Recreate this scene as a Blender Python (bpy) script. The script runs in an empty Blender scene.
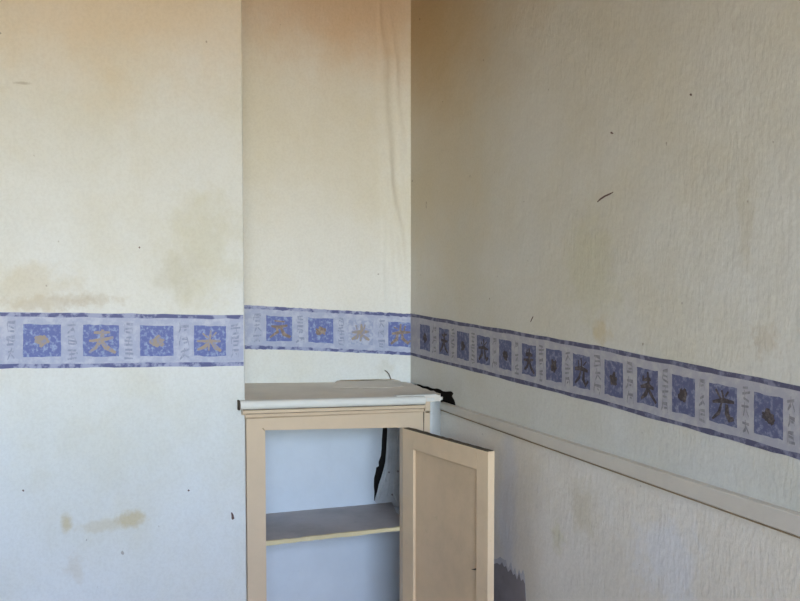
import bpy, bmesh, math, random
from mathutils import Vector, Matrix, Euler

random.seed(7)
S = bpy.context.scene
COL = S.collection

# ------------------------------------------------------------------ camera
F_PX, W_PX, H_PX = 1050.0, 800.0, 601.0
HORIZON, VPX = 240.0, -103.0
PITCH = math.atan((H_PX / 2 - HORIZON) / F_PX)
FWD = F_PX * math.cos(PITCH) + (H_PX / 2 - HORIZON) * math.sin(PITCH)
YAW = math.atan((W_PX / 2 - VPX) / FWD)
CAM = Vector((0.0, 0.0, 1.54))
cd = bpy.data.cameras.new('camera')
cd.sensor_fit = 'HORIZONTAL'; cd.sensor_width = 36.0; cd.lens = F_PX * 36.0 / W_PX
cd.clip_start = 0.05
cam = bpy.data.objects.new('camera', cd); COL.objects.link(cam)
cam.location = CAM
cam.rotation_euler = (math.pi / 2 - PITCH, 0, -YAW)
S.camera = cam
ROT = Euler((math.pi / 2 - PITCH, 0, -YAW)).to_matrix()

# ------------------------------------------------------------------ daylight
world = bpy.data.worlds.new('sky'); S.world = world; world.use_nodes = True
wn = world.node_tree
bg = wn.nodes['Background']
sky = wn.nodes.new('ShaderNodeTexSky')
sky.sky_type = 'NISHITA'; sky.sun_disc = False
SUN_EL, SUN_AZ = math.radians(46), math.radians(188)
sky.sun_elevation = SUN_EL; sky.sun_rotation = SUN_AZ
sky.air_density = 1.0; sky.dust_density = 0.6; sky.ozone_density = 2.5
wn.links.new(sky.outputs[0], bg.inputs[0]); bg.inputs[1].default_value = 0.50

sd = bpy.data.lights.new('sun', 'SUN'); sd.energy = 2.6; sd.angle = math.radians(0.6)
sd.color = (1.0, 0.90, 0.76)
sun = bpy.data.objects.new('sun', sd); COL.objects.link(sun)
# sun_rotation is a clockwise azimuth from +Y; the sun stands behind the camera
sdir = Vector((math.sin(SUN_AZ) * math.cos(SUN_EL), math.cos(SUN_AZ) * math.cos(SUN_EL), math.sin(SUN_EL)))
sun.rotation_euler = sdir.to_track_quat('Z', 'Y').to_euler()

S.view_settings.view_transform = 'Standard'
S.view_settings.look = 'None'
S.view_settings.gamma = 1.0
S.view_settings.use_curve_mapping = False
S.view_settings.exposure = 2.37

# ------------------------------------------------------------------ pixel -> point on a wall
def ray(u, v):
    return ROT @ Vector((u - W_PX / 2, H_PX / 2 - v, -F_PX))
def on_y(u, v, y):
    d = ray(u, v); return CAM + d * ((y - CAM.y) / d.y)
def on_x(u, v, x):
    d = ray(u, v); return CAM + d * ((x - CAM.x) / d.x)
def on_z(u, v, z):
    d = ray(u, v); return CAM + d * ((z - CAM.z) / d.z)
def at_depth(u, v, dep):
    return CAM + ray(u, v) * (dep / F_PX)
def project(p):
    q = ROT.transposed() @ (Vector(p) - CAM)
    return (W_PX / 2 + F_PX * q.x / -q.z, H_PX / 2 - F_PX * q.y / -q.z)

D0 = F_PX * 0.15 / 50.7                     # the border strip is about 15 cm high
EDGE = at_depth(245.1, 340, D0)
YB, XB = EDGE.y, EDGE.x                     # chimney breast face and its outer edge
YA = at_depth(244.5, 327, D0 * 1.115).y     # back of the alcove
XR = on_y(408.6, 330, YA).x                 # right wall
YBACK, XLEFT, ZCEIL = -1.35, -2.35, 2.58
YF = YB - 0.002                             # face of the cupboard frame

# ------------------------------------------------------------------ materials
def new_mat(name):
    m = bpy.data.materials.new(name); m.use_nodes = True
    nt = m.node_tree
    b = nt.nodes['Principled BSDF']
    return m, nt, b
def N(nt, t, **kw):
    n = nt.nodes.new(t)
    for k, v in kw.items():
        if k.startswith('i_'):
            n.inputs[k[2:].replace('_', ' ')].default_value = v
        else:
            setattr(n, k, v)
    return n
def math_node(nt, op, a, b=None, c=None):
    n = nt.nodes.new('ShaderNodeMath'); n.operation = op
    for i, x in enumerate((a, b, c)):
        if x is None: continue
        if isinstance(x, (int, float)): n.inputs[i].default_value = x
        else: nt.links.new(x, n.inputs[i])
    return n.outputs[0]
def pos_of(nt):
    return nt.nodes.new('ShaderNodeNewGeometry').outputs['Position']
def noise(nt, vec, scale, detail=4.0, rough=0.55, stretch=None):
    if stretch is not None:
        vm = nt.nodes.new('ShaderNodeVectorMath'); vm.operation = 'MULTIPLY'
        nt.links.new(vec, vm.inputs[0]); vm.inputs[1].default_value = stretch
        vec = vm.outputs[0]
    n = nt.nodes.new('ShaderNodeTexNoise')
    n.inputs['Scale'].default_value = scale; n.inputs['Detail'].default_value = detail
    n.inputs['Roughness'].default_value = rough
    nt.links.new(vec, n.inputs['Vector'])
    return n.outputs['Fac']
def remap(nt, x, a, b, c=0.0, d=1.0, smooth=True):
    n = nt.nodes.new('ShaderNodeMapRange')
    n.interpolation_type = 'SMOOTHSTEP' if smooth else 'LINEAR'
    nt.links.new(x, n.inputs[0])
    for i, v in enumerate((a, b, c, d)): n.inputs[i + 1].default_value = v
    return n.outputs[0]
def mixc(nt, fac, a, b, mode='MIX'):
    n = nt.nodes.new('ShaderNodeMix'); n.data_type = 'RGBA'; n.blend_type = mode
    if isinstance(fac, (int, float)): n.inputs[0].default_value = fac
    else: nt.links.new(fac, n.inputs[0])
    for i, x in ((6, a), (7, b)):
        if isinstance(x, tuple): n.inputs[i].default_value = (*x, 1.0)
        else: nt.links.new(x, n.inputs[i])
    return n.outputs[2]
def stain_shade_mask(nt, P, c, r, strength, nscale=14.0, amp=1.1, lo=1.0, hi=0.25):
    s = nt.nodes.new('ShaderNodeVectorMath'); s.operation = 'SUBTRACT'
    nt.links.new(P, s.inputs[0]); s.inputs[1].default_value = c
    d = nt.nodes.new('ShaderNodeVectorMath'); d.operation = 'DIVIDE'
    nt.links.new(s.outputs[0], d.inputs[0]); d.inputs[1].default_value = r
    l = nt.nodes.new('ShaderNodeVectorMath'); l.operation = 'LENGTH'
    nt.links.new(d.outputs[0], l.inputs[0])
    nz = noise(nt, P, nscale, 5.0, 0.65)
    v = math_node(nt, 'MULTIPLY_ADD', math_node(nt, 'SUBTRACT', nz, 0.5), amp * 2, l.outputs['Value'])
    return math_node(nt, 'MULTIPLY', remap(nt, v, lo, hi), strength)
def bump(nt, b, h, strength, dist):
    n = nt.nodes.new('ShaderNodeBump')
    n.inputs['Strength'].default_value = strength; n.inputs['Distance'].default_value = dist
    nt.links.new(h, n.inputs['Height']); nt.links.new(n.outputs[0], b.inputs['Normal'])

def wallpaper(name, base, stains_shade=(), blotch=0.06, relief=0.25, rough=0.62, warm=(0.86, 0.78, 0.60), rstretch=(1, 1, 0.35)):
    m, nt, b = new_mat(name)
    P = pos_of(nt)
    col = mixc(nt, remap(nt, noise(nt, P, 2.2, 5, 0.6), 0.35, 0.75, 0, 1), base,
               tuple(base[i] * warm[i] ** 0.45 for i in range(3)))
    col = mixc(nt, remap(nt, noise(nt, P, 9.0, 6, 0.7), 0.3, 0.8, 0, blotch * 4), col,
               tuple(c * 0.88 for c in base))
    for (c, r, colr, st, ns, amp) in stains_shade:
        col = mixc(nt, stain_shade_mask(nt, P, c, r, st, ns, amp), col, colr)
    col = mixc(nt, remap(nt, noise(nt, P, 130.0, 3, 0.7), 0.35, 0.7, 0, 0.5), col, mixc(nt, 1.0, col, (0.88, 0.87, 0.86), 'MULTIPLY'))
    # tiny dark specks
    sp = noise(nt, P, 42.0, 1.0, 0.4)
    col = mixc(nt, remap(nt, sp, 0.80, 0.84, 0, 0.55), col, (0.18, 0.13, 0.09))
    nt.links.new(col, b.inputs['Base Color'])
    b.inputs['Roughness'].default_value = rough
    b.inputs['Specular IOR Level'].default_value = 0.35
    h1 = noise(nt, P, 95.0, 3, 0.6, rstretch)
    h2 = noise(nt, P, 11.0, 3, 0.5)
    h = math_node(nt, 'MULTIPLY_ADD', h2, 2.5, h1)
    bump(nt, b, h, relief, 0.004)
    return m

def paint(name, base, rough=0.5, var=0.10, dirt=(0.30, 0.24, 0.15), dirt_amt=0.3, bump_s=0.12, nscale=7.0, stretch=None, spec=0.4):
    m, nt, b = new_mat(name)
    P = pos_of(nt)
    col = mixc(nt, remap(nt, noise(nt, P, nscale, 6, 0.65, stretch), 0.3, 0.75, 0, 1), base,
               tuple(c * (1 - var) for c in base))
    col = mixc(nt, remap(nt, noise(nt, P, 23.0, 6, 0.75, stretch), 0.58, 0.82, 0, dirt_amt), col, dirt)
    nt.links.new(col, b.inputs['Base Color'])
    b.inputs['Roughness'].default_value = rough
    b.inputs['Specular IOR Level'].default_value = spec
    bump(nt, b, noise(nt, P, 60.0, 4, 0.6, stretch), bump_s, 0.003)
    return m

def px_y(u, v, y=YB): p = on_y(u, v, y); return (p.x, p.y, p.z)
def px_x(u, v, x=XR): p = on_x(u, v, x); return (p.x, p.y, p.z)

BROWN = (0.36, 0.25, 0.12); OCHRE = (0.52, 0.42, 0.24); GREENISH = (0.50, 0.46, 0.30)
breast_stains_shade = [
    (px_y(45, 303), (0.16, 0.2, 0.030), BROWN, 0.30, 34, 1.2),
    (px_y(90, 300), (0.10, 0.2, 0.026), BROWN, 0.26, 36, 1.2),
    (px_y(30, 285), (0.16, 0.2, 0.09), OCHRE, 0.35, 12, 0.9),
    (px_y(205, 250), (0.15, 0.2, 0.22), GREENISH, 0.34, 10, 1.0),
    (px_y(178, 275), (0.10, 0.2, 0.10), (0.45, 0.42, 0.34), 0.26, 18, 1.0),
    (px_y(66, 524), (0.022, 0.2, 0.035), OCHRE, 0.75, 40, 0.6),
    (px_y(132, 519), (0.055, 0.2, 0.032), OCHRE, 0.75, 34, 0.8),
    (px_y(105, 526), (0.12, 0.2, 0.024), OCHRE, 0.35, 30, 0.9),
    (px_y(76, 570), (0.035, 0.2, 0.06), (0.55, 0.48, 0.38), 0.40, 34, 0.9),
    (px_y(120, -60), (1.3, 0.3, 0.50), (0.68, 0.50, 0.29), 0.55, 3, 0.5),  # nicotine yellowing near the ceiling, with warm light falloff put into the colour
    (px_y(22, 83), (0.03, 0.2, 0.006), (0.30, 0.26, 0.2), 0.5, 50, 0.6),
]
alcove_stains_shade = [
    (px_y(340, -40, YA), (0.7, 0.3, 0.50), (0.62, 0.41, 0.22), 0.75, 3, 0.45),  # nicotine stain; shading at the alcove top is painted in with it
    (px_y(385, 368, YA), (0.05, 0.2, 0.04), (0.6, 0.55, 0.45), 0.35, 30, 0.9),
]
right_stains_shade = [
    (px_x(590, 270), (0.2, 0.16, 0.20), GREENISH, 0.42, 9, 1.0),
    (px_x(602, 330), (0.2, 0.05, 0.05), (0.50, 0.38, 0.18), 0.50, 26, 0.9),
    (px_x(745, 220), (0.2, 0.03, 0.15), (0.42, 0.34, 0.18), 0.22, 24, 1.0),
    (px_x(765, 340), (0.2, 0.05, 0.05), (0.40, 0.30, 0.18), 0.28, 60, 1.4),
    (px_x(425, -30), (0.3, 1.0, 0.66), (0.46, 0.285, 0.09), 0.62, 2.5, 0.35),  # nicotine at the upper corner, deepened to paint in its low light
    (px_x(440, 130), (0.3, 0.40, 0.75), (0.60, 0.45, 0.24), 0.25, 4, 0.8),  # wide corner tint, part stain and part painted shade
]
dado_stains_shade = [
    (px_x(668, 560), (0.2, 0.17, 0.14), (0.72, 0.70, 0.71), 0.6, 10, 1.1),
    (px_x(585, 505), (0.2, 0.09, 0.09), OCHRE, 0.32, 16, 1.2),
    (px_x(560, 535), (0.2, 0.05, 0.06), (0.50, 0.44, 0.18), 0.30, 22, 1.2),
    (px_x(510, 520), (0.2, 0.075, 0.7), (0.58, 0.56, 0.59), 0.5, 7, 0.9),  # shadow band beside the open door, painted into the dado colour
]
M = {}
M['breast'] = wallpaper('breast_wallpaper', (0.67, 0.675, 0.67), breast_stains_shade)
M['alcove'] = wallpaper('alcove_wallpaper', (0.71, 0.70, 0.675), alcove_stains_shade)
M['right'] = wallpaper('right_wallpaper', (0.605, 0.58, 0.535), right_stains_shade, 0.09, 0.34)
M['dado'] = wallpaper('dado_paint', (0.76, 0.69, 0.61), dado_stains_shade, 0.10, 0.42)
M['plain_wall'] = wallpaper('plain_wallpaper', (0.68, 0.64, 0.54))
M['ceiling'] = paint('ceiling_paint', (0.74, 0.63, 0.46), 0.8)
M['floor'] = paint('floor_wood', (0.20, 0.13, 0.08), 0.5, 0.3, stretch=(14, 1, 1))
M['brick'] = paint('dark_masonry', (0.035, 0.028, 0.024), 0.95, 0.4, spec=0.1)
M['soot'] = paint('soot', (0.010, 0.009, 0.008), 1.0, 0.3, spec=0.0)
M['cream'] = paint('cream_gloss_paint', (0.63, 0.475, 0.325), 0.42, 0.07, dirt_amt=0.22)
M['door'] = paint('door_cream_paint', (0.78, 0.57, 0.36), 0.42, 0.12, dirt=(0.35, 0.26, 0.13), dirt_amt=0.40)
M['doorpanel'] = paint('door_panel_paint', (0.72, 0.515, 0.32), 0.45, 0.20, dirt=(0.36, 0.26, 0.12), dirt_amt=0.5, nscale=4)
M['white_paint'] = paint('chipped_white_paint', (0.69, 0.665, 0.61), 0.42, 0.06, dirt_amt=0.25)
M['top'] = paint('dusty_grey_paint', (0.74, 0.66, 0.56), 0.6, 0.14, dirt=(0.42, 0.36, 0.28), dirt_amt=0.4)
M['sheet'] = paint('lining_sheet', (0.78, 0.70, 0.60), 0.6, 0.12)
M['shelf'] = paint('grimy_shelf', (0.46, 0.40, 0.38), 0.5, 0.28, dirt=(0.22, 0.19, 0.18), dirt_amt=0.5)
M['shelf_edge'] = paint('yellowed_edge', (0.66, 0.55, 0.32), 0.45, 0.15, dirt=(0.85, 0.82, 0.72), dirt_amt=0.8)
M['back'] = paint('blue_white_distemper', (0.69, 0.71, 0.735), 0.7, 0.07, dirt=(0.45, 0.46, 0.5), dirt_amt=0.25)
M['plaster'] = paint('crumbling_plaster', (0.66, 0.64, 0.63), 0.9, 0.35, dirt=(0.10, 0.09, 0.08), dirt_amt=0.8, bump_s=0.6)
M['bare'] = paint('bare_dark_plaster', (0.29, 0.25, 0.245), 0.85, 0.25, dirt=(0.07, 0.06, 0.06), dirt_amt=0.5, bump_s=0.4)
M['grime'] = paint('grimy_edge', (0.10, 0.075, 0.05), 0.8, 0.4, dirt=(0.36, 0.26, 0.12), dirt_amt=0.9)
M['fillpaper'] = paint('filler_paper', (0.64, 0.64, 0.62), 0.6, 0.10, dirt=(0.55, 0.46, 0.32), dirt_amt=0.6, stretch=(1, 1, 0.3))
M['outside'] = paint('outside_ground', (0.52, 0.44, 0.33), 0.9)
M['frame'] = paint('window_frame_paint', (0.75, 0.74, 0.70), 0.4)
M['cream_dirt_shade'] = paint('dirty_shaded_cream', (0.36, 0.25, 0.14), 0.6, 0.3)
M['scraped'] = paint('scraped_plaster', (0.56, 0.52, 0.52), 0.85, 0.2, bump_s=0.3)
M['rail'] = paint('rail_paint', (0.60, 0.53, 0.445), 0.55, 0.10, dirt=(0.34, 0.27, 0.18), dirt_amt=0.35)
M['mark'] = paint('dark_mark', (0.10, 0.045, 0.035), 0.7, 0.1, dirt_amt=0)

def print_mat(name, base, light, amt, scale, lo=0.42, hi=0.66):
    m, nt, b = new_mat(name); P = pos_of(nt)
    col = mixc(nt, remap(nt, noise(nt, P, scale, 5, 0.65), lo, hi, 0, amt), base, light)
    nt.links.new(col, b.inputs['Base Color'])
    b.inputs['Roughness'].default_value = 0.65; b.inputs['Specular IOR Level'].default_value = 0.3
    bump(nt, b, noise(nt, P, 95.0, 3, 0.6, (1, 1, 0.35)), 0.2, 0.003)
    return m
M['b_ground'] = print_mat('border_ground', (0.36, 0.385, 0.52), (0.47, 0.49, 0.59), 0.9, 38)
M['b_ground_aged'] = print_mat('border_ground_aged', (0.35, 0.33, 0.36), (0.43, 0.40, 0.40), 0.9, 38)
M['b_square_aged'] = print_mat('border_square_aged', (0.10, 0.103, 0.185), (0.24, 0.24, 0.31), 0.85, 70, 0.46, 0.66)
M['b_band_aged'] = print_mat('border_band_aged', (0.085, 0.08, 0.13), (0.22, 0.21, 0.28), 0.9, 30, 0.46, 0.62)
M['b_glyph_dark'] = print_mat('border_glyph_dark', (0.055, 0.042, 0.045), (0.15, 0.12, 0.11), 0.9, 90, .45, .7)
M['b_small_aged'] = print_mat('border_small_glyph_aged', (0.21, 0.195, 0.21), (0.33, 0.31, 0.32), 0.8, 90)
M['b_square'] = print_mat('border_square', (0.125, 0.15, 0.36), (0.32, 0.40, 0.58), 0.85, 75, 0.46, 0.68)
M['b_faded'] = print_mat('border_square_faded', (0.30, 0.33, 0.48), (0.46, 0.48, 0.58), 0.9, 62, 0.40, 0.62)
M['b_band'] = print_mat('border_band', (0.10, 0.11, 0.24), (0.33, 0.35, 0.50), 0.95, 26, 0.45, 0.58)
M['b_glyph'] = print_mat('border_glyph', (0.20, 0.15, 0.13), (0.34, 0.27, 0.22), 0.9, 80)
M['b_glyph_pale'] = print_mat('border_glyph_pale', (0.33, 0.27, 0.22), (0.24, 0.25, 0.36), 0.95, 110, .44, .62)
M['b_small'] = print_mat('border_small_glyph', (0.25, 0.27, 0.37), (0.38, 0.40, 0.52), 0.9, 110)

# ------------------------------------------------------------------ mesh helpers
def link(name, me, mat=None, parent=None):
    o = bpy.data.objects.new(name, me); COL.objects.link(o)
    if mat is not None and me is not None:
        for mm in (mat if isinstance(mat, (list, tuple)) else (mat,)): me.materials.append(M[mm])
    if parent is not None: o.parent = parent
    return o
def mesh(name, verts, faces, mat, parent=None, smooth=False, recalc=True):
    me = bpy.data.meshes.new(name); me.from_pydata([tuple(v) for v in verts], [], faces)
    if recalc:
        bm = bmesh.new(); bm.from_mesh(me); bmesh.ops.recalc_face_normals(bm, faces=bm.faces); bm.to_mesh(me); bm.free()
    if smooth:
        for p in me.polygons: p.use_smooth = True
    me.update()
    return link(name, me, mat, parent)
def prism(name, pts, ext, mat, parent=None, bevel=0.0):
    """closed prism: polygon pts (3-D) swept by vector ext"""
    n = len(pts); ext = Vector(ext)
    v = [Vector(p) for p in pts] + [Vector(p) + ext for p in pts]
    f = [tuple(range(n)), tuple(range(2 * n - 1, n - 1, -1))]
    f += [(i, (i + 1) % n, n + (i + 1) % n, n + i) for i in range(n)]
    o = mesh(name, v, f, mat, parent)
    if bevel:
        b = o.modifiers.new('bevel', 'BEVEL'); b.width = bevel; b.segments = 2; b.limit_method = 'ANGLE'
        b.angle_limit = math.radians(40)
    return o
def box(name, a, b, mat, parent=None, bevel=0.0):
    (x0, y0, z0), (x1, y1, z1) = a, b
    return prism(name, [(x0, y0, z0), (x1, y0, z0), (x1, y1, z0), (x0, y1, z0)], (0, 0, z1 - z0), mat, parent, bevel)
def tag(o, label=None, cat=None, group=None, kind=None):
    if label: o['label'] = label
    if cat: o['category'] = cat
    if group: o['group'] = group
    if kind: o['kind'] = kind
    return o
def empty(name, loc):
    o = bpy.data.objects.new(name, None); COL.objects.link(o); o.location = loc; return o
def adopt(o, parent):
    """parent an object built in world coordinates to an empty that stands elsewhere"""
    o.parent = parent; o.matrix_parent_inverse = Matrix.Translation(parent.location).inverted()
    return o

# ------------------------------------------------------------------ the alcove paper's bulges
def pxline(u, v, y): return on_y(u, v, y)
FOLDS = []
for (uv0, uv1, w, h) in [((383, 60), (388, 180), 0.016, 0.009), ((388, 170), (402, 262), 0.016, 0.013),
                         ((394, 60), (405, 190), 0.012, 0.007), ((380, 0), (384, 300), 0.006, 0.003),
                         ((385, 200), (396, 300), 0.014, 0.004)]:
    a, b = on_y(*uv0, YA), on_y(*uv1, YA); FOLDS.append((a, b, w, h))
def bulge(x, z):
    s = 0.0
    t = (x - (XR - 0.055)) / 0.055
    if t > 0: s += 0.016 * t * t
    for a, b, w, h in FOLDS:
        f = (z - a.z) / (b.z - a.z)
        e = math.exp(-max(0.0, -f) * 6) if f < 0 else (math.exp(-(f - 1) * 6) if f > 1 else 1.0)
        fc = min(max(f, -0.3), 1.3)
        xc = a.x + (b.x - a.x) * fc + 0.004 * math.sin(z * 21)
        s += h * e * math.exp(-((x - xc) / w) ** 2)
    return s

# ------------------------------------------------------------------ room shell
st = lambda o, label, cat: tag(o, label, cat, kind='structure')
XO = XR + 0.14
st(box('floor', (XLEFT - .15, YBACK - .15, -0.12), (XO, YA + .25, 0.0), 'floor'), 'bare brown wooden floor of the room', 'floor')
st(box('ceiling', (XLEFT - .15, YBACK - .15, ZCEIL), (XO, YA + .25, ZCEIL + .12), 'ceiling'), 'aged cream ceiling above the alcove', 'ceiling')
st(box('wall_left', (XLEFT - .15, YBACK - .15, 0), (XLEFT, YA + .25, ZCEIL), 'plain_wall'), 'plain papered wall left of the chimney breast', 'wall')

# chimney breast, a solid block with rounded outer edge
R = 0.007
prof = [(XLEFT, YB)]
prof += [(XB - R + R * math.sin(a), YB + R - R * math.cos(a)) for a in [i * math.pi / 10 for i in range(6)]]
prof += [(XB, YA + 0.03), (XLEFT, YA + 0.03)]
br = prism('wall_chimney_breast', [(x, y, 0) for x, y in prof], (0, 0, ZCEIL), 'breast')
st(br, 'stained cream papered chimney breast with blue border', 'wall')

# back of alcove: papered face above the cupboard, dark masonry behind
zt_b0, zt_b1 = on_y(245, 381.6, YA).z, on_y(409, 381.5, YA).z
masonry = st(box('wall_back_masonry', (XB - 0.05, YA + 0.13, 0), (XO, YA + 0.25, ZCEIL), 'brick'), 'dark masonry behind the alcove plaster', 'wall')
nx, nz = 90, 90
vs, fs = [], []
x0, x1 = XB - 0.02, XR + 0.02
for j in range(nz + 1):
    for i in range(nx + 1):
        x = x0 + (x1 - x0) * (i / nx) ** 0.6
        zb = zt_b0 + (zt_b1 - zt_b0) * (x - XB) / (XR - XB) - 0.012
        z = zb + (ZCEIL - zb) * (j / nz)
        vs.append((x, YA - bulge(x, z), z))
for j in range(nz):
    for i in range(nx):
        k = j * (nx + 1) + i; fs.append((k, k + 1, k + nx + 2, k + nx + 1))
n0 = len(vs)
# back of the plaster, so that the wall has thickness
vs += [(x0, YA + .06, zt_b0 - .012), (x1, YA + .06, zt_b1 - .012), (x1, YA + .06, ZCEIL), (x0, YA + .06, ZCEIL)]
c = (0, nx, nz * (nx + 1) + nx, nz * (nx + 1))
fs += [(n0, n0 + 3, n0 + 2, n0 + 1), tuple([n0, n0 + 1] + list(range(nx, -1, -1))),
       tuple([n0 + 3, n0] + [j * (nx + 1) for j in range(nz + 1)][0:]),
       tuple([n0 + 1, n0 + 2] + [j * (nx + 1) + nx for j in range(nz, -1, -1)]),
       tuple([n0 + 2, n0 + 3] + [nz * (nx + 1) + i for i in range(nx + 1)])]
wb = mesh('wall_alcove_back', vs, fs, 'alcove', smooth=False)
for p in wb.data.polygons[:nx * nz]: p.use_smooth = True
st(wb, 'cream papered back of alcove with rippled paper by corner', 'wall')

# right wall: dark masonry, with a plaster face above the rail and a painted dado below it
wr = st(box('wall_right', (XR + 0.10, YBACK - .15, 0), (XO + .06, YA + .25, ZCEIL), 'brick'), 'dirty beige right wall with crack above cupboard', 'wall')
YE = YBACK
crack_low = [(400, 379.6), (405, 381.0), (409, 381.6), (413, 382.6), (417, 384.2), (420, 384.6), (424, 386.2), (428, 386.4), (431, 388.0),
             (434, 388.6), (437, 388.4), (440, 389.2), (443, 391.2), (446, 391.6), (449, 391.0), (452, 391.6), (453.5, 393.4), (452.0, 396.2), (454, 399.5), (455, 402), (456, 408)]
ZR = lambda u, v: on_x(u, v, XR)
pts = [ZR(u, v) for u, v in crack_low[2:]]
pts = [Vector((XR, YA + 0.05, pts[0].z + .002))] + pts
rl = [ZR(500, 430), ZR(800, 527)]
sl = (rl[1].z - rl[0].z) / (rl[1].y - rl[0].y)
pts += [ZR(500, 430), Vector((XR, YE, rl[1].z + sl * (YE - rl[1].y))), Vector((XR, YE, ZCEIL)), Vector((XR, YA + 0.05, ZCEIL))]
prism('upper_plaster', pts, (0.03, 0, 0), 'right', wr)
XD = XR - 0.006
dl0, dl1 = on_x(436, 404, XD), on_x(800, 530, XD)
sd_ = (dl1.z - dl0.z) / (dl1.y - dl0.y)
dl0 = Vector((XD, dl0.y, dl0.z))
prism('dado_panel', [dl0, Vector((XD, YE, dl1.z + sd_ * (YE - dl1.y))), Vector((XD, YE, 0)), Vector((XD, dl0.y, 0))], (0.03, 0, 0), 'dado', wr)
# bare dark patch low on the dado, behind the door
ragged = [(486, 606), (486, 566), (497, 563), (500, 565), (502, 562), (504, 567), (506, 566), (508, 572), (511, 569), (513, 575), (515, 574),
          (517, 580), (519, 573), (521, 581), (523, 579), (525, 584), (526, 606)]
def to_floor(pl):
    for p in pl:
        if p.z < on_x(505, 604, XD).z: p.z = 0.0
    return pl
bp = prism('bare_patch', to_floor([on_x(u, v, XD - .0008) for u, v in ragged]), (0.0006, 0, 0), 'bare', wr)
mid_ragged = [(u, v - 3 - random.uniform(0, 8)) if v < 600 else (u, v) for u, v in ragged]
prism('scraped_patch', to_floor([on_x(u, v, XD - .0005) for u, v in mid_ragged]), (0.0004, 0, 0), 'scraped', wr)
bp['label'] = 'dark bare plaster patch with ragged top edge'
# thin reddish scuff and short specks on the upper plaster
def ribbon_pts(line, w):
    out_l, out_r = [], []
    for i, (u, v, k) in enumerate(line):
        a = line[max(i - 1, 0)]; b = line[min(i + 1, len(line) - 1)]
        dx, dy = b[0] - a[0], b[1] - a[1]; L = math.hypot(dx, dy) or 1
        nxx, nyy = -dy / L * w * k / 2, dx / L * w * k / 2
        out_l.append((u + nxx, v + nyy)); out_r.append((u - nxx, v - nyy))
    return out_l + out_r[::-1]
for line, w in [([(597.3, 202, .5), (600.5, 199, 1), (605, 196, 1), (609, 194.3, 1), (613, 192.2, .4)], 1.6),
                ([(610.5, 132.5, 1), (612, 133.2, 1), (613, 133.6, .6)], 1.6), ([(690, 94, 1), (691.5, 95.5, .8)], 2.0),
                ([(533, 316.5, .5), (531.5, 319.5, .7), (530.5, 322, .4)], 1.1)]:
    prism('scuff_mark', [on_x(u, v, XR - .0007) for u, v in ribbon_pts(line, w)], (0.0005, 0, 0), 'mark', wr)
# nail hole on the breast and tiny pencil dots
for line, w in [([(231.5, 512.5, .5), (232.5, 515, .9), (233, 518.5, 1.2), (232.2, 519.5, .6)], 2.4), ([(22.5, 490, 1), (24, 491.2, .8)], 1.6),
                ([(139, 247, 1), (140, 248, 1)], 1.5), ([(188, 490, 1), (189.4, 491, 1)], 1.6)]:
    prism('nail_hole', [on_y(u, v, YB - .0007) for u, v in ribbon_pts(line, w)], (0, 0.0005, 0), 'mark', br)

# wall behind the camera, with a wide sash window; ground outside
WX0, WX1, WZ0, WZ1 = -1.0, 1.3, 1.12, 2.50
wbk = st(empty('wall_rear', (0, YBACK, 0)), 'papered wall with the room window', 'wall')
for nm, a, b in [('wall_pier', (XLEFT, YBACK - .15, 0), (WX0, YBACK, ZCEIL)), ('wall_pier', (WX1, YBACK - .15, 0), (XO, YBACK, ZCEIL)),
                 ('window_breast', (WX0, YBACK - .15, 0), (WX1, YBACK, WZ0)), ('window_head', (WX0, YBACK - .15, WZ1), (WX1, YBACK, ZCEIL))]:
    adopt(box(nm, a, b, 'plain_wall'), wbk)
win = st(empty('window_1', ((WX0 + WX1) / 2, YBACK, WZ0)), 'white framed window of the room', 'window')
t = 0.05
for nm, a, b in [('frame_sill', (WX0, YBACK - .12, WZ0), (WX1, YBACK - .05, WZ0 + t)), ('frame_head', (WX0, YBACK - .12, WZ1 - t), (WX1, YBACK - .05, WZ1)),
                 ('frame_jamb', (WX0, YBACK - .12, WZ0 + t), (WX0 + t, YBACK - .05, WZ1 - t)), ('frame_jamb', (WX1 - t, YBACK - .12, WZ0 + t), (WX1, YBACK - .05, WZ1 - t)),
                 ('mullion', ((WX0 + WX1) / 2 - .02, YBACK - .11, WZ0 + t), ((WX0 + WX1) / 2 + .02, YBACK - .06, WZ1 - t))]:
    adopt(box(nm, a, b, 'frame'), win)
st(box('ground_outside', (-25, -45, -0.7), (25, YBACK - .3, -0.6), 'outside'), 'sunlit pale ground outside the window', 'ground')
pl = bpy.data.lights.new('window_portal', 'AREA'); pl.shape = 'RECTANGLE'; pl.size = WX1 - WX0; pl.size_y = WZ1 - WZ0
pl.cycles.is_portal = True
po = bpy.data.objects.new('window_portal', pl); COL.objects.link(po)
po.location = ((WX0 + WX1) / 2, YBACK - .16, (WZ0 + WZ1) / 2); po.rotation_euler = (math.radians(90), 0, 0)

# ------------------------------------------------------------------ dado rail
XRL = XR - 0.022
q = [on_x(438.5, 402.2, XRL), on_x(800, 516, XRL), on_x(800, 537, XRL), on_x(438.5, 408.6, XRL)]
s1 = (q[1].z - q[0].z) / (q[1].y - q[0].y); s2 = (q[2].z - q[3].z) / (q[2].y - q[3].y)
y_end = YE
poly = [q[0], Vector((XRL, y_end, q[1].z + s1 * (y_end - q[1].y))), Vector((XRL, y_end, q[2].z + s2 * (y_end - q[2].y))), q[3]]
rail = prism('trim_1', poly, (0.022, 0, 0), 'rail', bevel=0.002)
dq = [on_x(440, 409.3, XD - .0012), on_x(1160, 665.5, XD - .0012), on_x(1160, 667.6, XD - .0012), on_x(440, 410.2, XD - .0012)]
prism('dirt_shade_line', dq, (.0009, 0, 0), 'cream_dirt_shade', rail)  # brown ribbon that paints the shadow line under the rail
st(rail, 'flat painted dado rail running along the right wall', 'rail')

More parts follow.
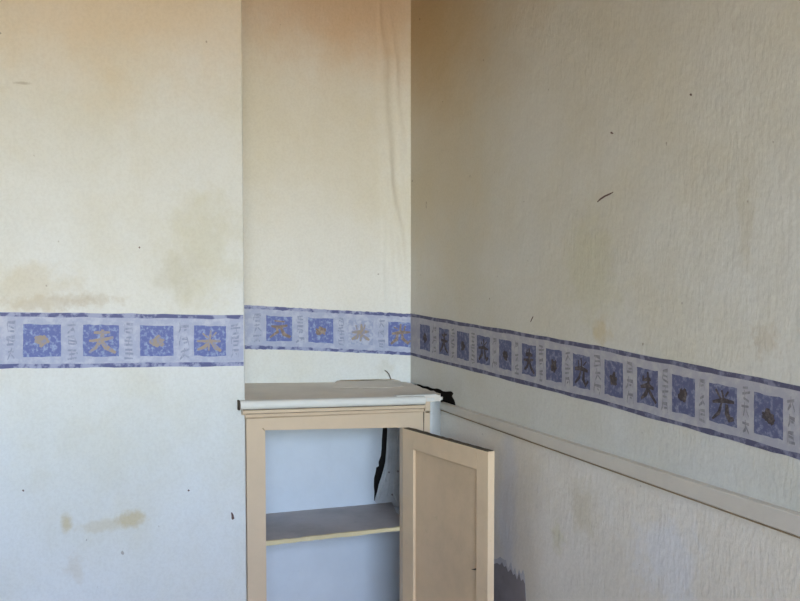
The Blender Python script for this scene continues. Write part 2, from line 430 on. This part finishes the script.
# ------------------------------------------------------------------ wallpaper border
def lerp(a, b, t): return a + (b - a) * t
class Strip:
    def __init__(s, wall, top, bot):
        s.wall, s.top, s.bot = wall, top, bot
    def line(s, pts, u):
        for (a, b) in zip(pts, pts[1:]):
            if u <= b[0] or b is pts[-1]: return lerp(a[1], b[1], (u - a[0]) / (b[0] - a[0]))
    def pt(s, u, t, off):
        v = lerp(s.line(s.top, u), s.line(s.bot, u), t)
        if s.wall == 'B': return on_y(u, v, YB - off)
        if s.wall == 'R': return on_x(u, v, XR - off)
        p = on_y(u, v, YA); return Vector((p.x, YA - bulge(p.x, p.z) - off - .0012, p.z))
    def patch(s, name, u0, u1, t0, t1, off, mat, parent, n=1, m=1, jit=0.0):
        vs, fs = [], []
        for i in range(n + 1):
            for j in range(m + 1):
                tj = lerp(t0, t1, j / m)
                ui = lerp(u0, u1, i / n)
                if jit and (j in (0, m) or i in (0, n)): tj += random.uniform(-jit, jit); ui += random.uniform(-jit, jit) * min(u1 - u0, 40) * .6
                vs.append(s.pt(ui, tj, off))
        for i in range(n):
            for j in range(m):
                k = i * (m + 1) + j; fs.append((k, k + 1, k + m + 2, k + m + 1))
        return mesh(name, vs, fs, mat, parent, recalc=False)
    def strokes(s, name, u0, u1, t0, t1, lines, off, mat, parent):
        """brush strokes given in a unit square, with width"""
        vs, fs = [], []
        for si, (w, line) in enumerate(lines):
            k0 = len(vs); n = len(line); offs = off + si * .00012
            for i, (a, b) in enumerate(line):
                pa = line[max(i - 1, 0)]; pb = line[min(i + 1, n - 1)]
                dx, dy = pb[0] - pa[0], pb[1] - pa[1]; L = math.hypot(dx, dy) or 1
                ww = w * (0.55 if i in (0, n - 1) else 1.0) * random.uniform(.85, 1.15) / 2
                for sg in (-1, 1):
                    x, y = a - dy / L * ww * sg, b + dx / L * ww * sg
                    vs.append(s.pt(lerp(u0, u1, x), lerp(t0, t1, y), offs))
            for i in range(n - 1):
                k = k0 + 2 * i; fs.append((k, k + 1, k + 3, k + 2))
        return mesh(name, vs, fs, mat, parent, recalc=False)

BIG = {
    'sky':  [(.13, [(.28, .26), (.5, .24), (.74, .2)]), (.14, [(.18, .47), (.5, .44), (.84, .40)]), (.15, [(.5, .1), (.5, .42), (.36, .66), (.14, .88)]), (.16, [(.5, .46), (.66, .70), (.90, .86)])],
    'lose': [(.12, [(.34, .16), (.30, .36)]), (.13, [(.3, .33), (.52, .30), (.70, .27)]), (.15, [(.14, .53), (.5, .49), (.82, .47)]), (.15, [(.50, .08), (.51, .46), (.38, .70), (.18, .90)]), (.16, [(.52, .5), (.66, .72), (.88, .88)])],
    'rice': [(.14, [(.12, .5), (.5, .46), (.88, .45)]), (.13, [(.5, .1), (.5, .5), (.48, .85)]), (.12, [(.28, .18), (.38, .34)]), (.12, [(.72, .15), (.62, .33)]), (.14, [(.46, .54), (.3, .72), (.14, .85)]), (.14, [(.54, .54), (.7, .70), (.88, .84)])],
    'light': [(.12, [(.5, .08), (.5, .40)]), (.11, [(.28, .16), (.38, .32)]), (.11, [(.74, .14), (.62, .30)]), (.14, [(.14, .46), (.5, .42), (.86, .42)]), (.14, [(.42, .46), (.38, .68), (.16, .90)]), (.14, [(.60, .46), (.64, .72), (.78, .86), (.90, .76)])],
    'origin': [(.12, [(.32, .2), (.68, .17)]), (.14, [(.16, .44), (.5, .40), (.84, .38)]), (.15, [(.44, .42), (.4, .64), (.16, .86)]), (.15, [(.58, .42), (.66, .70), (.92, .84)])],
}
def blot():
    out = []
    for k in range(9):
        a = k * math.tau / 9 + random.uniform(-.3, .3); r = random.uniform(.12, .25)
        out.append((random.uniform(.12, .2), [(.5 - math.cos(a) * .06, .52 - math.sin(a) * .07), (.5 + math.cos(a) * r * .5, .52 + math.sin(a) * r * .55), (.5 + math.cos(a + .2) * r, .52 + math.sin(a + .2) * r)]))
    return out
def tiny():
    out = []
    kinds = [[(.2, [(.15, .3), (.85, .2)]), (.2, [(.5, .0), (.48, .6), (.2, 1.0)]), (.2, [(.5, .5), (.85, .95)])],
             [(.2, [(.2, .15), (.8, .1)]), (.2, [(.15, .5), (.9, .45)]), (.2, [(.5, .1), (.5, .9)]), (.2, [(.2, .95), (.8, .95)])],
             [(.2, [(.25, .0), (.2, .6), (.05, .95)]), (.2, [(.25, .3), (.85, .25), (.8, .95)]), (.18, [(.4, .6), (.7, .6)])],
             [(.2, [(.2, .1), (.2, .9)]), (.2, [(.2, .12), (.8, .1), (.8, .9)]), (.18, [(.2, .5), (.8, .5)]), (.2, [(.2, .9), (.8, .9)])]]
    for r in range(3):
        y0, h = r * .34 + .02, .27
        for w, l in random.choice(kinds):
            out.append((w * .48, [(x + random.uniform(-.12, .12), y0 + (y + random.uniform(-.12, .12)) * h) for x, y in l]))
    return out
def border(name, strip, u0, u1, squares, columns, label):
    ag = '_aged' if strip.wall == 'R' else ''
    root = strip.patch(name, u0, u1, 0, 1, .0008, 'b_ground' + ag, None, 60)
    st(root, label, 'border')
    strip.patch('top_band', u0, u1, 0, .075, .0012, 'b_band' + ag, root, 60, 1, .012)
    strip.patch('bottom_band', u0, u1, 0.925, 1.0, .0012, 'b_band' + ag, root, 60, 1, .012)
    for (a, b, kind) in squares:
        sq = strip.patch('motif_square', a, b, .215, .80, .0013, 'b_faded' if kind == 'faded' else 'b_square' + ag, root, 6, 6, .012)
        wob = lambda L: [(w * random.uniform(.8, 1.25), [(x + random.uniform(-.05, .05), y + random.uniform(-.05, .05)) for x, y in l]) for w, l in L]
        lines = blot() if kind == 'blot' else wob(BIG['rice' if kind == 'faded' else kind])
        strip.strokes('brush_character', a, b, .23, .79, lines, .0018, 'b_glyph_pale' if strip.wall == 'B' or kind == 'faded' else ('b_glyph_dark' if ag else 'b_glyph'), sq)
    for (a, b) in columns:
        strip.strokes('small_characters', a, b, .16, .86, tiny(), .0014, 'b_small' + ag, root)

SB = Strip('B', [(-40, 311.5), (0, 312), (243.7, 315.3)], [(-40, 368.6), (0, 368.3), (243.7, 366)])
SA = Strip('A', [(243, 305), (300, 308.2), (411, 314.0)], [(243, 348.8), (300, 350), (411, 355.2)])
SR = Strip('R', [(410, 313.3), (595, 345.2), (800, 386), (1200, 466)], [(410, 355), (595, 402.5), (800, 459.4), (1200, 572)])
kinds_ = ['blot', 'sky', 'blot', 'rice']
xsq, xcol, u_ = [], [], -95.0
for k in range(10):                                 # the border goes on along the breast beyond the frame
    w_ = 39 + k * 1.3; xsq.append((u_ - w_ + 39, u_ + 39, kinds_[k % 4])); xcol.append((u_ + 44, u_ + 57)); u_ -= 61 + k * 1.6
border('trim_2', SB, u_ + 58, 243.6, xsq + [(23, 61, 'blot'), (83, 119, 'sky'), (140, 173.5, 'blot'), (194, 226, 'rice'), (-36, 0 - 3, 'light')],
       xcol + [(5, 17), (66, 78), (123, 135), (178, 190), (230, 241)], 'blue and lavender wallpaper border across the chimney breast')
border('trim_3', SA, 243, 411.2, [(266, 292, 'origin'), (308, 333, 'blot'), (348, 373, 'faded'), (388, 410.5, 'light')],
       [(252, 262), (296, 304.5), (337, 345), (377, 385)], 'blue and lavender wallpaper border across the alcove back')
rsq = [(420, 430, 'blot'), (439, 449, 'sky'), (457, 469, 'blot'), (477, 490, 'light'), (499, 511.5, 'blot'), (522, 536, 'lose'), (546, 562, 'blot'),
       (573, 590, 'light'), (604.5, 623, 'blot'), (637, 658, 'lose'), (672, 695, 'blot'), (709, 737, 'light'), (754, 783, 'blot'), (800, 830, 'sky'), (849, 882, 'blot'), (903, 939, 'light'), (962, 1001, 'blot'), (1026, 1068, 'lose'), (1095, 1140, 'blot')]
rcol = []
for a, b in zip(rsq, rsq[1:]):
    g = b[0] - a[1]; rcol.append((a[1] + g * .22, b[0] - g * .22))
border('trim_4', SR, 410.3, 1160, rsq, rcol, 'grey blue wallpaper border running down the right wall')

# ------------------------------------------------------------------ alcove cupboard
PX = lambda u, v, y=YF: on_y(u, v, y)
base = Vector(((PX(247, 430).x + XR) / 2, YF, 0))
cup = empty('alcove_cupboard', base)
tag(cup, 'cream painted built-in alcove cupboard with open panelled door and one shelf', 'cupboard')
def part(o, parent=cup):
    return adopt(o, cup) if parent is cup else o

# opening and frame (frame boards 22 mm thick)
oL0, oL1 = PX(265, 430), PX(402, 427.3)
xl_out, xl_in = PX(246.5, 440).x, PX(265.3, 440).x
xr_in, xr_out = PX(402.5, 440).x, PX(430, 420).x
TH = Vector((0, 0.022, 0))
hl, hr = PX(246.5, 418.5).z, PX(427, 411.5).z                     # upper edge of the head rail
bl, brr = PX(265, 430.3).z, PX(402, 427.5).z                      # lower edge
def headz(x, a, b, xa, xb): return a + (b - a) * (x - xa) / (xb - xa)
zbl = headz(xl_out, bl, brr, xl_in, xr_in); zbr = headz(xr_out, bl, brr, xl_in, xr_in)
part(prism('head_rail', [(xl_out, YF, hl), (xr_out, YF, hr), (xr_out, YF, zbr), (xl_out, YF, zbl)], TH, 'cream'))
gv = lambda u, v: on_y(u, v, YF - .0006)
part(prism('dirt_shade_line', [gv(423.2, 411), (gv(424.4, 411)), gv(424.0, 433), gv(423.4, 433)], (0, .0005, 0), 'grime'))
part(prism('dirt_shade_line', [gv(246.6, 418.2), gv(424, 410.9), gv(424, 411.9), gv(246.6, 419.0)], (0, .0005, 0), 'cream_dirt_shade'))
part(prism('dirt_shade_line', [gv(262.0, 428.3), gv(263.4, 428.0), gv(264.9, 430.0), gv(264.4, 431.0)], (0, .0005, 0), 'cream_dirt_shade'))
part(prism('stile', [(xl_out, YF, 0.0), (xl_in, YF, 0.0), (xl_in, YF, bl), (xl_out, YF, zbl)], TH, 'cream'))
part(prism('stile', [(xr_in, YF, 0.0), (xr_out, YF, 0.0), (xr_out, YF, zbr), (xr_in, YF, brr)], TH, 'cream'))
part(prism('end_block', [PX(425.2, 400.5), PX(430.2, 400.0), PX(430.2, 412.5), PX(425.2, 412.5)], TH, 'cream'))
part(prism('plinth', [(xl_in, YF, 0.0), (xr_in, YF, 0.0), (xr_in, YF, .09), (xl_in, YF, .09)], TH, 'cream', None, 0.002))

# top board with rounded nose, two small mouldings below
NOSE = 0.030
yn = YF - NOSE
def topz(u, v, y): return on_y(u, v, y).z
zfl, zfr = topz(243, 401.3, yn), topz(427, 396.6, yn)
xn0, xn1 = on_y(240.5, 405, yn).x, on_y(426, 401, yn).x
tn = 0.026
def swept(name, xa, za, xb, zb, profile, mat, segs=24, wob=0.0):
    """profile (y, z) swept from (xa, za) to (xb, zb) along the cupboard front"""
    vs, fs = [], []; n = len(profile)
    for i in range(segs + 1):
        t = i / segs; wz = random.uniform(-wob, wob)
        for (y, z) in profile: vs.append((lerp(xa, xb, t), y, lerp(za, zb, t) + z + wz))
    for i in range(segs):
        for j in range(n):
            k = i * n + j; fs.append((k, i * n + (j + 1) % n, (i + 1) * n + (j + 1) % n, k + n))
    fs += [tuple(range(n)), tuple(range(segs * n + n - 1, segs * n - 1, -1))]
    return mesh(name, vs, fs, mat)
nose = [(yn + .024, 0), (yn + .010, 0)] + [(yn + .010 - .010 * math.sin(a), -tn / 2 + tn / 2 * math.cos(a)) for a in [math.pi * k / 8 for k in range(1, 8)]] + [(yn + .010, -tn), (yn + .024, -tn)]
o = part(swept('nosing', xn0, zfl, xn1, zfr, nose, 'white_paint', 30, .0004))
# left end cap, rounded and darkened, lapping the breast
ym = YF - 0.018
zm0, zm1 = topz(245, 410.2, ym), topz(425, 404.8, ym)
mould = [(YF, 0), (ym + .003, 0), (ym, -.003), (ym, -.010), (ym + .004, -.012), (ym + .005, -.015), (YF, -.015)]
part(swept('upper_moulding', on_y(243, 412, ym).x, zm0, on_y(425, 407, ym).x, zm1, mould, 'cream', 24, .0003))
yl = YF - 0.009
zl0, zl1 = topz(246, 414.6, yl), topz(424, 408.6, yl)
mould2 = [(YF, 0), (yl + .002, 0), (yl, -.003), (yl, -.008), (yl + .004, -.012), (YF, -.012)]
part(swept('lower_moulding', on_y(245.5, 416, yl).x, zl0, on_y(424, 409, yl).x, zl1, mould2, 'cream', 24, .0003))

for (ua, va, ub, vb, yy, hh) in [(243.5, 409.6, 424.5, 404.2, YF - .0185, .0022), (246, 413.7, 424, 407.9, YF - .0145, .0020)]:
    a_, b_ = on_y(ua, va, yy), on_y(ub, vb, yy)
    part(prism('groove_strip', [a_, b_, b_ - Vector((0, 0, hh)), a_ - Vector((0, 0, hh))], (0, .010, 0), 'grime'))  # dark strip filling each gap between the mouldings
# dark paint-starved rim round the left end of the nosing
capp = [(y, z) for y, z in nose]
cy, cz = sum(p[0] for p in capp) / len(capp), sum(p[1] for p in capp) / len(capp)
part(prism('nosing_end', [(xn0 - .0016, cy + (y - cy) * 1.10, zfl + cz + (z - cz) * 1.14) for y, z in capp], (.0022, 0, 0), 'grime'))
# top board, ragged where it has parted from the right wall
yT = yn + .024
def topplane_z(x, y):
    tx = (x - XB) / (XR - XB)
    zf = lerp(zfl, zfr, (x - xn0) / (xn1 - xn0)); zb = lerp(zt_b0, zt_b1, tx)
    return lerp(zf, zb, (y - yT) / (YA - yT))
def on_top(u, v):
    z = zt_b0
    for _ in range(12):
        p = on_z(u, v, z); z = topplane_z(p.x, p.y)
    return Vector((p.x, p.y, z))
edge_px = [(405, 382.3), (408, 384.0), (411, 383.8), (415, 386.2), (418, 386.6), (422, 388.8), (426, 389.6), (430, 391.6), (433, 391.4), (436, 393.4), (440, 394.2), (441, 396.2)]
edge = [on_top(u + .6, v - .7) for u, v in edge_px]
for e in edge: e.y = min(max(e.y, yT), YA)
x_bl = XB
outline = [Vector((x_bl, YA, zt_b0))] + [Vector((edge[0].x, YA, topplane_z(edge[0].x, YA)))] + edge
last = edge[-1]
fx = xn1
outline += [Vector((fx, yT, zfr)), Vector((xn0 + .006, yT, zfl))]
# keep the board inside the alcove on the left: step at the breast edge
outline = outline[:-1] + [Vector((XB + .0005, yT, topplane_z(XB, yT)))]
top = part(prism('top_board', outline, (0, 0, -0.020), 'top'))
#print('TOP', zfl, zfr, zt_b0, zt_b1, 'XB', XB, 'YB', YB, 'YA', YA, 'XR', XR, 'fx', fx, 'wall at front px', project((XR, YF, zfr)), 'W', xr_in - xl_in)

# lining sheet on the right half of the top, turned up against the back wall
sheet_px = [(334.5, 385.5), (335.5, 382.8), (338, 381.0), (342, 380.4), (354, 380.6), (366, 380.0), (380, 379.5), (392, 379.6), (399, 381.0), (404, 382.4), (404, 385.6)]
sheet_top = [on_y(u, v, YA - .002) for u, v in sheet_px[1:-1]]
sheet_low = [on_top(u, v) + Vector((0, 0, .0012)) for u, v in [(403, 386.5), (390, 388.0), (370, 387.5), (350, 388.0), (333, 387.2)]]
part(prism('lining_sheet', sheet_top + sheet_low, (0, 0, -.0012), 'top'))
part(prism('dirt_shade_line', [on_y(u, v, YA - .0028) for u, v in ribbon_pts([(u, v - .3, .5 + .6 * (k % 3 == 1)) for k, (u, v) in enumerate(sheet_px[:-1])], .8)], (0, .0006, 0), 'cream_dirt_shade'))
# loose white strip lying along the front right of the top
sa, sb_ = on_y(397, 395.8, yT - .004), on_y(437.5, 394.2, yT + .002)
dvec = (sb_ - sa); dv = Vector((-dvec.y, dvec.x, 0)).normalized() * 0.020
part(prism('loose_strip', [sa, sb_, sb_ + dv, sa + dv], (0, 0, -.010), 'white_paint', None, .0015))
# block at the right end of the front and the papered filler that bends round to the wall
fz = topz(437, 397.5, YF)
fl = []
pA = PX(430, 405); pB = on_x(440.5, 408, XD)
for k in range(9):
    t_ = k / 8
    px_ = lerp(pA.x, pB.x, t_); py_ = lerp(pA.y, pB.y, t_ ** 1.7)
    fl.append((px_, py_))
vs, fs = [], []
zt_f = lambda k: topz(426.5, 400, YF) - 0.004 * k / 8
for k, (x, y) in enumerate(fl): vs += [(x, y, 0), (x, y, zt_f(k))]
for k, (x, y) in enumerate(fl): vs += [(x + .004, y + .008, 0), (x + .004, y + .008, zt_f(k))]
m_ = 2 * len(fl)
for k in range(len(fl) - 1):
    a = 2 * k
    fs += [(a, a + 2, a + 3, a + 1), (m_ + a, m_ + a + 1, m_ + a + 3, m_ + a + 2), (a + 1, a + 3, m_ + a + 3, m_ + a + 1), (a, m_ + a, m_ + a + 2, a + 2)]
fs += [(0, 1, m_ + 1, m_), (m_ - 2, 2 * m_ - 2, 2 * m_ - 1, m_ - 1)]
filler = mesh('filler_strip', vs, fs, 'fillpaper', smooth=False)
for p_ in filler.data.polygons: p_.use_smooth = True
part(filler); filler['label'] = 'white papered filler strip beside right wall'
# small ledge capping the filler
lz = topz(438, 397.6, yn + .02)
part(prism('ledge', [on_y(427, 398.2, YF - .012), on_y(442, 397.0, YF + .0), on_y(443, 396.6, YF + .03), on_y(428, 396.8, YF + .03)], (0, 0, -.010), 'white_paint', None, .001))

# sides, bottom, back panel with ragged crack, crumbling plaster right of it
part(box('side_panel', (xl_in - .018, YF + .023, 0), (xl_in - .004, YA - .002, bl - .0), 'back'))
back_px = [(240, 640), (240, 424), (383.0, 424), (382.6, 430), (381.8, 440), (381.6, 448), (380.8, 456), (378.5, 462), (378.8, 466), (376.2, 467.5), (375.6, 472), (374.0, 478), (373.8, 486), (374.4, 492), (374.0, 500),
           (376, 503), (384, 508), (412, 508), (412, 640)]
bp_pts = [on_y(u, v, YA) for u, v in back_px]
for p_ in bp_pts:
    if p_.x < xl_in - .004: p_.x = xl_in - .004
bp_pts[0].z = bp_pts[-1].z = 0.0
bkp = part(prism('back_panel', bp_pts, (0, .012, 0), 'back'))
pl_px = [(412, 512), (376.5, 512), (375.0, 503), (375.4, 499), (377.6, 492), (379.4, 484), (382.2, 476), (384.4, 468), (385.8, 462), (386.6, 452), (387.4, 440), (388.0, 424), (412, 424)]
pp = [on_y(u, v, YA + .014) for u, v in pl_px]
for p_ in pp: p_.x = min(p_.x, XR + .02)
pz = part(prism('broken_plaster', pp, (0, .004, 0), 'plaster'))
pz['label'] = 'grey crumbling plaster beside black crack'
# plaster ridges and lumps
for poly, off, mt in [([(389, 424), (394, 424), (393, 450), (391, 474), (388, 496), (383, 500), (379, 499), (384, 484), (387, 466), (388.6, 446)], .010, 'plaster'),
                      ([(397, 424), (404, 424), (404, 500), (397, 502), (393.2, 494), (394, 478), (396, 458)], .004, 'plaster')]:
    part(prism('plaster_ridge', [on_y(u, v, YA + .014 - off) for u, v in poly], (0, .007, 0), mt, None, .003))
for u, v, r_ in [(389.3, 472.5, .8), (398, 471.5, .9), (392.5, 495, .9)]:
    ring = [on_y(u + r_ * math.cos(a) * random.uniform(.7, 1.4), v + r_ * math.sin(a) * random.uniform(.8, 1.5), YA - .0005) for a in [k * math.tau / 8 for k in range(8)]]
    part(prism('plaster_pit', ring, (0, .004, 0), 'bare'))
part(prism('bottom_board', [(xl_in, YF + .023, .07), (xr_in, YF + .023, .07), (xr_in, YA - .002, .07), (xl_in, YA - .002, .07)], (0, 0, .02), 'cream'))

# shelf
ys = YF + 0.026
s0, s1_ = on_y(265, 541.0, ys), on_y(404, 526.0, ys)
b0, b1 = on_y(265, 513.0, YA - .002), on_y(404, 501.2, YA - .002)
s0.x = b0.x = xl_in - .003
e1 = on_y(397, 512, (YA + ys) / 2)
shp = [s0, s1_, on_y(404, 517, lerp(ys, YA, .30)), on_y(396, 508, lerp(ys, YA, .55)), on_y(392, 503, YA - .002), b0]
zpl = lambda x, y: lerp(lerp(s0.z, s1_.z, (x - s0.x) / (s1_.x - s0.x)), lerp(b0.z, b1.z, (x - b0.x) / (b1.x - b0.x)), (y - ys) / (YA - ys))
for p_ in shp: p_.z = zpl(p_.x, p_.y)
shelf = part(prism('shelf', shp, (0, 0, -.014), 'shelf'))
vs, fs = [], []
ns = 28
for i in range(ns + 1):
    x = lerp(s0.x, s1_.x, i / ns); z = lerp(s0.z, s1_.z, i / ns)
    th = .0125 + random.uniform(-.0012, .0012); dz = random.uniform(-.0012, .0008)
    vs += [(x, ys - .006, z + dz), (x, ys - .006, z - th), (x, ys + .002, z - th), (x, ys + .002, z + .0008 + dz)]
for i in range(ns):
    for j in range(4):
        k = 4 * i; fs.append((k + j, k + (j + 1) % 4, k + 4 + (j + 1) % 4, k + 4 + j))
fs += [(0, 1, 2, 3), (4 * ns + 3, 4 * ns + 2, 4 * ns + 1, 4 * ns)]
se = mesh('shelf_edge', vs, fs, 'shelf_edge'); se.parent = shelf
se['label'] = 'yellowed chipped front edge'

# door: hinged on the right stile, swung out past a right angle; its inner face shows
H0 = PX(402.3, 428.0); H0.y = YF - 0.002
DW, DT = (xr_in - xl_in) - 0.004, 0.023
def door_dir(a): return Vector((math.sin(a), -math.cos(a), 0))     # a = 0 points straight out into the room
lo, hi = math.radians(-30), math.radians(40)
for _ in range(50):
    a = (lo + hi) / 2
    if project(H0 + door_dir(a) * DW)[0] < 488.2: lo = a
    else: hi = a
DA = (lo + hi) / 2
dd = door_dir(DA); dn = Vector((dd.y, -dd.x, 0))                   # dn points from the inner face into the leaf, away from the viewer
if dn.x < 0: dn = -dn
fe = H0 + dd * DW
rr = ray(488.2, 452.0); k_ = (fe.x * rr.x + fe.y * rr.y) / (rr.x ** 2 + rr.y ** 2)
ztop0, ztop1 = H0.z, (CAM + rr * k_).z
#print('DOOR angle', math.degrees(DA), 'W', DW, 'ztop', ztop0, ztop1)
def dpt(s, z, t): return H0 + dd * s + dn * t + Vector((0, 0, z - H0.z))
def dtop(s): return lerp(ztop0, ztop1, s / DW)
def door_s(u):                                                      # distance along the leaf seen at pixel column u
    lo, hi = 0.0, DW
    for _ in range(40):
        m = (lo + hi) / 2
        if project(H0 + dd * m)[0] < u: lo = m
        else: hi = m
    return lo
sL, sR = door_s(413.2), door_s(476.5)
def door_z(u, v):
    s_ = door_s(u); p_ = H0 + dd * s_; r_ = ray(u, v)
    return (CAM + r_ * ((p_.x * r_.x + p_.y * r_.y) / (r_.x ** 2 + r_.y ** 2))).z
zL, zR = door_z(413.2, 449.5), door_z(476.5, 469.5)
ZB = 0.11; RB = 0.20
def leaf(name, corners, mat, parent=None, t0=0.0, t1=DT, bevel=.0012):
    return prism(name, [dpt(s, z, t0) for s, z in corners], dn * (t1 - t0), mat, parent, bevel)
door = part(leaf('door', [(0, ZB), (sL, ZB), (sL, dtop(sL)), (0, dtop(0))], 'door'))
door.name = 'door'
for nm, cs in [('door_stile', [(sR, ZB), (DW, ZB), (DW, dtop(DW)), (sR, dtop(sR))]),
               ('door_rail', [(sL, zL), (sR, zR), (sR, dtop(sR)), (sL, dtop(sL))]),
               ('door_rail', [(sL, ZB), (sR, ZB), (sR, RB), (sL, RB)])]:
    leaf(nm, cs, 'door', None).parent = door
leaf('door_panel', [(sL - .004, RB - .004), (sR + .004, RB - .004), (sR + .004, zR + .004), (sL - .004, zL + .004)], 'doorpanel', None, .009, .016, 0).parent = door
# dirty ragged top edge of the leaf
vs, fs = [], []
for i in range(31):
    s_ = lerp(.003, DW - .004, i / 30); h = random.uniform(.0004, .0028)
    vs += [dpt(s_, dtop(s_) - .001, .0005), dpt(s_, dtop(s_) + h, .0015), dpt(s_, dtop(s_) + h, DT - .001), dpt(s_, dtop(s_) - .001, DT - .0005)]
for i in range(30):
    for j in range(4):
        k = 4 * i; fs.append((k + j, k + (j + 1) % 4, k + 4 + (j + 1) % 4, k + 4 + j))
fs += [(0, 1, 2, 3), (123, 122, 121, 120)]
te = mesh('grimy_top_edge', vs, fs, 'grime'); te.parent = door
# small nick on the panel
kn = [dpt(door_s(u), door_z(u, v), .0085) for u, v in [(469, 569.8), (472, 569.2), (474, 568.6), (474.4, 570.8), (472, 570.6)]]
prism('knot', kn, dn * .001, 'grime').parent = door

# torn curl of paper standing behind the top board, beside the corner
pts_c = [(385, 370.5), (387, 371.6), (389, 374), (390.2, 377), (391, 379.6)]
rb = ribbon_pts([(u, v, .8) for u, v in pts_c], 1.0)
prism('paper_tear', [on_y(u, v, YA - .004) for u, v in rb], (0, .003, 0), 'grime', wb)
